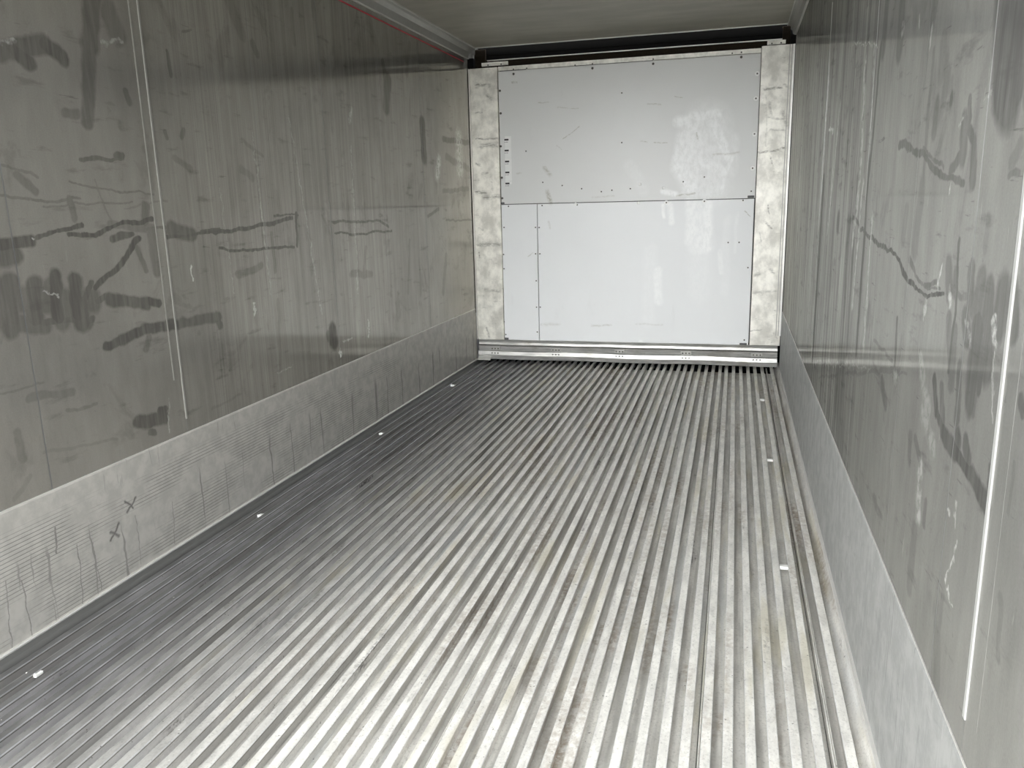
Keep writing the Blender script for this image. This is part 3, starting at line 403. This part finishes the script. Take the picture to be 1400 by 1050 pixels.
# ---- floor: channel sheet, then every T rib an object of its own
fl = link('floor', boxm(-.08, W + .08, Y0, 5.945, -.16, CH), M['channel'], kind='structure')
link('trim_5', boxm(-.08, W + .08, 5.946, YE + .08, -.16, -.13), M['black'], kind='structure')  # black pit floor: paints in the darkness of the slot under the threshold
right_edges = [.062, .128, .179, .231, .283, .333, .388, .439, .489, .539, .589, .640, .692, .740, .787, .837, .887, .937, .988, 1.038, 1.088, 1.139,
    1.192, 1.239, 1.288, 1.338, 1.387, 1.436, 1.485, 1.535, 1.586, 1.634, 1.684, 1.735, 1.786, 1.836, 1.884, 1.929, 1.979, 2.029, 2.079, 2.128, 2.179, 2.246]
TW = .0235
for i, xe in enumerate(right_edges):
    c = xe - TW / 2; a = TW / 2; st = a - .0028; ph = random.uniform(0, 6.28); am = random.uniform(.0002, .0007)
    prof = [(c - a, RT - .0016), (c - a + .0016, RT), (c + a - .0016, RT), (c + a, RT - .0016), (c + a, RT - .0038), (c + st, RT - .0048), (c + st, RT - .0085), (c + st, CH + .0002), (c - st, CH + .0002), (c - st, RT - .0085), (c - st, RT - .0048), (c - a, RT - .0038)]
    rb = link('floor_rib', extrude_y(prof, Y0 + .012, 6.06, 14, lambda y: (am * math.sin(y * 1.6 + ph), am * .4 * math.sin(y * 1.9 + ph))), M['rib'], fl)
    rb.data.materials.append(M['rib_edge']); rb.data.materials.append(M['channel']); rb.data.materials.append(M['grime_dark'])
    for j, pf in enumerate(rb.data.polygons):
        if j < 168 and j % 12 in (0, 2): pf.material_index = 1  # chamfers in a paler tone than the bare tops
        elif j < 168 and j % 12 in (4, 5, 9, 10): pf.material_index = 3  # band under the lip: the overhang's shadow painted in, with some dirt
        elif j < 168 and j % 12 != 1: pf.material_index = 2
# upstanding joints where two floor extrusions meet
for xj in (.095, .411, .713, 1.013, 1.1775, 1.310, 1.6095, 1.9045, 2.199):
    link('joint_strip', extrude_y([(xj - .0045, CH + .0002), (xj + .0045, CH + .0002), (xj + .0035, CH + .017), (xj + .001, CH + .018), (xj + .0005, CH + .012), (xj - .0005, CH + .012), (xj - .001, CH + .018), (xj - .0035, CH + .017)], Y0 + .012, 6.06), M['rib'], fl)
    for dx in (-.0075, .0045): link('dirt_line', boxm(xj + dx, xj + dx + .002, Y0 + .012, 5.94, CH + .0001, CH + .0012), M['grime_dark'], fl)

# ---- ceiling and its side trims
link('ceiling', boxm(-.08, W + .08, Y0, 5.985, H, H + .09), M['ceiling'], kind='structure')
def ceil_trim(side):
    s = 1 if side == 'left' else -1; X = 0 if side == 'left' else W
    def P(pts): return [(X + s * a, z) for a, z in pts]
    t = link('trim_1' if side == 'left' else 'trim_2', extrude_y(P([(-.002, 2.235), (.010, 2.235), (.012, 2.243), (.020, 2.275), (.038, 2.296), (.050, 2.302), (.056, 2.312), (-.002, 2.312)]), Y0, 6.06), M['trim'], kind='structure')
    link('trim_edge', extrude_y(P([(.0, 2.231), (.0115, 2.231), (.0125, 2.2355), (.0, 2.2355)]), Y0, 5.975), M['lip'], t)
    link('trim_edge', extrude_y(P([(.052, 2.302), (.056, 2.302), (.058, 2.312), (.052, 2.312)]), Y0, 5.975), M['lip'], t)
ceil_trim('left'); ceil_trim('right')
link('load_line', boxm(-.001, .0012, Y0, 5.86, 2.1975, 2.2045), M['red'], None, 'thin red line along the top of the left wall just under the ceiling trim', 'line')

# ---- end of the box behind the bulkhead
link('wall_back', boxm(-.08, W + .08, YE, YE + .08, -.16, H + .09), M['black'], kind='structure')
# door sill and yard outside
sill = link('trim_3', extrude_x([(Y0 - .06, -.16), (Y0 + .011, -.16), (Y0 + .011, RT), (Y0 - .02, RT), (Y0 - .06, -.05)], -.085, W + .085), M['rail'], kind='structure')
link('trim_4', boxm(-.085, W + .085, Y0 - .05, Y0, H - .0, H + .13), M['shell'], kind='structure')
for side, hx, ang in (('left', -.085, -100), ('right', W + .085, 108)):  # open door leaves out of view, added to cut side light near the sill
    d = empty('added_door_1' if side == 'left' else 'added_door_2', kind='structure'); d.location = (hx, Y0 - .055, 0); s_ = 1 if side == 'left' else -1
    d.rotation_euler = (0, 0, math.radians(ang))
    w_ = 1.22 * s_; a, b = min(0, w_), max(0, w_)
    link('leaf', boxm(a, b, -.075, 0, -.14, H + .06), M['shell'], d, bevel=.004)
    link('gasket', boxm(a + .02, b - .02, .0, .018, -.10, H + .0), M['latch'], d, bevel=.004)
    link('inner_lining', boxm(a + .05, b - .05, .012, .03, -.07, H - .03), M['trim'], d, bevel=.004)
    for q in (.3, .6): link('lock_rod', boxm(w_ * q - .015, w_ * q + .015, -.12, -.09, -.14, H + .05), M['rail'], d, bevel=.006)
link('ground', boxm(-40, 42, -60, 30, -.30, -.165), M['ground'], kind='structure')

# ================================================================ BULKHEAD
def stamp(me, pts, name, parent, y=YP):
    for x, z in pts:
        o = link_mesh(name, me, parent); o.location = (x, y, z)
screw_me = mesh_of(disc(.0085, .004), 'screw', M['screw']); small_me = mesh_of(disc(.0055, .003, 8), 'screw', M['screw'])
wash_me = mesh_of(disc(.0165, .0025, 16, .1), 'washer', M['washer']); cap_me = mesh_of(disc(.011, .005, 12), 'cap', M['washer'])
def latch(x, z, w, parent):
    link('rubber_stop', boxm(x - w / 2, x + w / 2, YP - .006, YP + .001, z - .008, z + .008), M['latch'], parent, bevel=.002)

bh = empty('bulkhead', 'white sheet metal bulkhead closing the far end between two pale posts', 'bulkhead'); bh.location = (0, 0, 0)
up = link('upper_sheet', boxm(.228, 2.067, YP, YP + .02, 1.187, 2.134), M['panel_upper'], bh, 'large white upper sheet with a worn white patch', bevel=.001)
stamp(screw_me, SCREW_U[:9], 'screw', up); stamp(small_me, SCREW_U[9:], 'screw', up)
for x, z in WASH_U:
    w_ = link_mesh('washer', wash_me, up, 'white round washer'); w_.location = (x, YP, z)
    q = link_mesh('screw', small_me, up); q.location = (x, YP - .002, z)
stamp(cap_me, CAP_U, 'cap', up)
latch(*LATCH[0], .036, up); latch(*LATCH[1], .044, up)
ll = link('lower_sheet', boxm(.2265, .502, YP, YP + .02, .1475, 1.182), M['panel_clean'], bh, 'narrow white lower left sheet', bevel=.001)
stamp(small_me, SCREW_LL, 'screw', ll); latch(*LATCH[2], .04, ll)
lr = link('lower_sheet', boxm(.507, 2.063, YP, YP + .02, .1475, 1.182), M['panel'], bh, 'wide white lower right sheet', bevel=.001)
stamp(small_me, SCREW_LR, 'screw', lr)
for x, z in WASH_L:
    w_ = link_mesh('washer', wash_me, lr, 'white round washer'); w_.location = (x, YP, z)
    q = link_mesh('screw', small_me, lr); q.location = (x, YP - .002, z)
stamp(cap_me, CAP_L, 'cap', lr); latch(*LATCH[3], .05, lr)

fr = bh
link('backing', boxm(.226, 2.069, YP + .0205, YP + .032, .16, 2.125), M['latch'], fr)
link('top_flange', boxm(.228, 2.067, YP - .002, YP + .02, 2.1365, 2.166), M['post_left'], fr, 'pale flange along the top of the sheets', bevel=.0015)
for x, z in [(.345, 2.142), (.925, 2.142), (1.351, 2.144), (1.94, 2.148), (.445, 2.142), (.80, 2.14), (1.88, 2.146)]:
    q = link_mesh('screw', small_me, fr); q.location = (x, YP - .002, z)
link('slot', boxm(.24, .44, YP - .003, YP, 2.1325, 2.1375), M['latch'], fr); link('slot', boxm(.80, 1.35, YP - .003, YP, 2.1335, 2.1365), M['latch'], fr)

def post(side):
    s = 1 if side == 'left' else -1
    x0, x1 = ((.012, .224) if side == 'left' else (2.071, 2.279))
    p = empty('corner_post', 'scuffed pale metal post left of the white bulkhead sheets' if side == 'left' else 'scuffed pale metal post right of the white bulkhead sheets with a double outer lip', 'post', 'posts at both sides of the bulkhead')
    zt = 2.163 if side == 'left' else 2.176; m = M['post_' + side]
    link('face', boxm(x0, x1, 5.952, 5.985, .148, zt), m, p, bevel=.002)
    if side == 'left':
        link('lip', boxm(.006, .0115, 5.94, 5.953, .149, zt - .002), M['edge'], p, 'thin bright outer lip')
    else:
        link('lip', boxm(2.247, 2.252, 5.944, 5.953, .222, zt - .002), M['trim'], p)
        link('lip', boxm(2.262, 2.267, 5.944, 5.953, .222, zt - .002), M['trim'], p)
        link('lip', boxm(2.272, 2.281, 5.935, 5.953, .222, zt - .002), M['edge'], p, 'thin bright outer lip')
    bx0, bx1 = ((.10, .30) if side == 'left' else (2.105, 2.222)); bz = 2.178 if side == 'left' else 2.186
    link('bracket', boxm(bx0, bx1, 5.975, 5.99, bz, bz + .024), m, p, bevel=.001)
    for q in (.25, .75):
        o = link_mesh('screw', small_me, p); o.location = (bx0 + (bx1 - bx0) * q, 5.975, bz + .006)
post('left'); post('right')

# ---- threshold along the foot of the bulkhead
th = empty('threshold_rail', 'stepped bright aluminium threshold rail along the foot of the bulkhead', 'rail')
wob = lambda x: (.0015 * math.sin(9 * x), .001 * math.sin(13 * x + 1))
link('upper_rail', extrude_x([(5.985, .147), (5.946, .147), (5.956, .128), (5.950, .126), (5.948, .110), (5.958, .103), (5.985, .103)], .018, 2.266, 24, wob), M['rail'], th)
link('middle_rail', extrude_x([(5.985, .101), (5.940, .101), (5.952, .060), (5.985, .060)], .018, 2.266, 24, wob), M['rail'], th)
link('lower_rail', extrude_x([(5.985, .059), (5.932, .059), (5.928, .030), (5.926, .028), (5.938, -.004), (5.985, -.006)], .0165, 2.266, 40, lambda x: (.002 * math.sin(5 * x), .0022 * math.sin(7 * x + 2))), M['rail'], th)
riv_me = mesh_of(disc(.006, .004, 8), 'rivet', M['screw'])
for x in RIVET_X:
    pl = link('rivet_plate', boxm(x - .040, x + .040, 5.938, 5.953, .064, .096), M['trim'], th, bevel=.002)
    for dx in (-.024, 0, .024):
        q = link_mesh('rivet', riv_me, pl); q.location = (x + dx, 5.938, .079)
        q = link_mesh('rivet', riv_me, pl); q.location = (x + dx, 5.9305, .045)
link('end_flap', extrude_x([(5.90, -.008), (5.955, .022), (5.955, .026), (5.90, -.003)], .016, .12), M['lip'], th, 'bent flap at the left end')

# ---- air duct opening above the bulkhead
du = empty('air_duct_fascia', 'black air duct opening between the ceiling edge and the bulkhead top', 'duct')
link('fascia', boxm(.06, W - .06, 6.03, 6.05, 2.222, H + .01), M['black'], du)
link('fascia_groove', boxm(.10, W - .08, 6.022, 6.031, 2.262, 2.272), M['black'], du)
link('lower_gasket', boxm(.03, W - .03, 6.00, 6.02, 2.13, 2.214), M['gasket'], du, 'dark brown foam gasket')
link('duct_lip', boxm(.135, W - .065, 5.998, 6.03, 2.2165, 2.2225), M['lip'], du, 'thin pale lip')
link('ceiling_lip', boxm(.05, W - .05, 5.975, 5.988, 2.3055, 2.311), M['lip'], du, 'thin pale edge where the ceiling ends')
for a, b in ((.045, .125), (W - .085, W - .035)):
    bm = extrude_x([(5.9915, 2.18), (6.0, 2.18), (6.02, 2.215), (6.02, 2.30), (6.0, 2.30), (5.9915, 2.25)], a, b)
    link('corner_bracket', bm, M['gasket'], du, bevel=.003)
link('corner_block', boxm(.001, .045, 5.95, 6.03, 2.168, 2.235), M['black'], du); link('corner_block', boxm(W - .034, W - .001, 5.95, 6.03, 2.18, 2.235), M['black'], du)

# ---- label strip on the upper sheet
ls = empty('label_strip', 'column of five small white labels with black bars near the left edge of upper sheet', 'labels')
for (a, b), (bx, bz) in zip(LABELS, BARS):
    lb = link('label', boxm(a[0], b[0], YP - .0012, YP - .0002, b[1] + .0015, a[1] - .0015), M['label'], ls)
    link('printed_bar', boxm(bx - .016, bx + .016, YP - .0022, YP - .0011, bz - .006, bz + .006), M['ink'], lb)
    for k_, ww in ((0, .006), (.009, .003), (.015, .007), (.024, .003)):
        link('printed_mark', boxm(bx - .016 + k_, bx - .016 + k_ + ww, YP - .0018, YP - .0011, bz - .019, bz - .015), M['latch'], lb)

# ---- small white tabs bridging the ribs
tabs = [((2.1405, 5.06), 'small white tab between floor ribs at right, farthest of the three on that side'),
        ((2.1415, 3.85), 'small white tab between floor ribs at right, middle one of the three on that side'),
        ((2.1435, 2.67), 'small white tab between floor ribs at right, nearest of the three on that side'),
        ((.082, 5.13), 'small white tab beside the left gutter, farthest away near the bulkhead'),
        ((.092, 3.92), 'small white tab beside the left gutter, second from the bulkhead'),
        ((.100, 2.71), 'small white tab beside the left gutter, third from the bulkhead'),
        ((.118, 1.55), 'small torn white tab beside the left gutter, nearest in the bottom left corner')]
for (x, y), lb in tabs:
    w = .0135 if x > 1 else .017
    if x > 1: x = (2.128 + 2.1555) / 2
    bm = bmesh.new(); box(bm, x - w, x + w, y - .012, y + .012, RT - .012, RT - .0045); box(bm, x - w, x + w, y - .013, y - .009, RT - .0045, RT - .001)
    link('spacer_tab', bm, M['tab'], None, lb, 'tab', 'white tabs between the floor ribs')
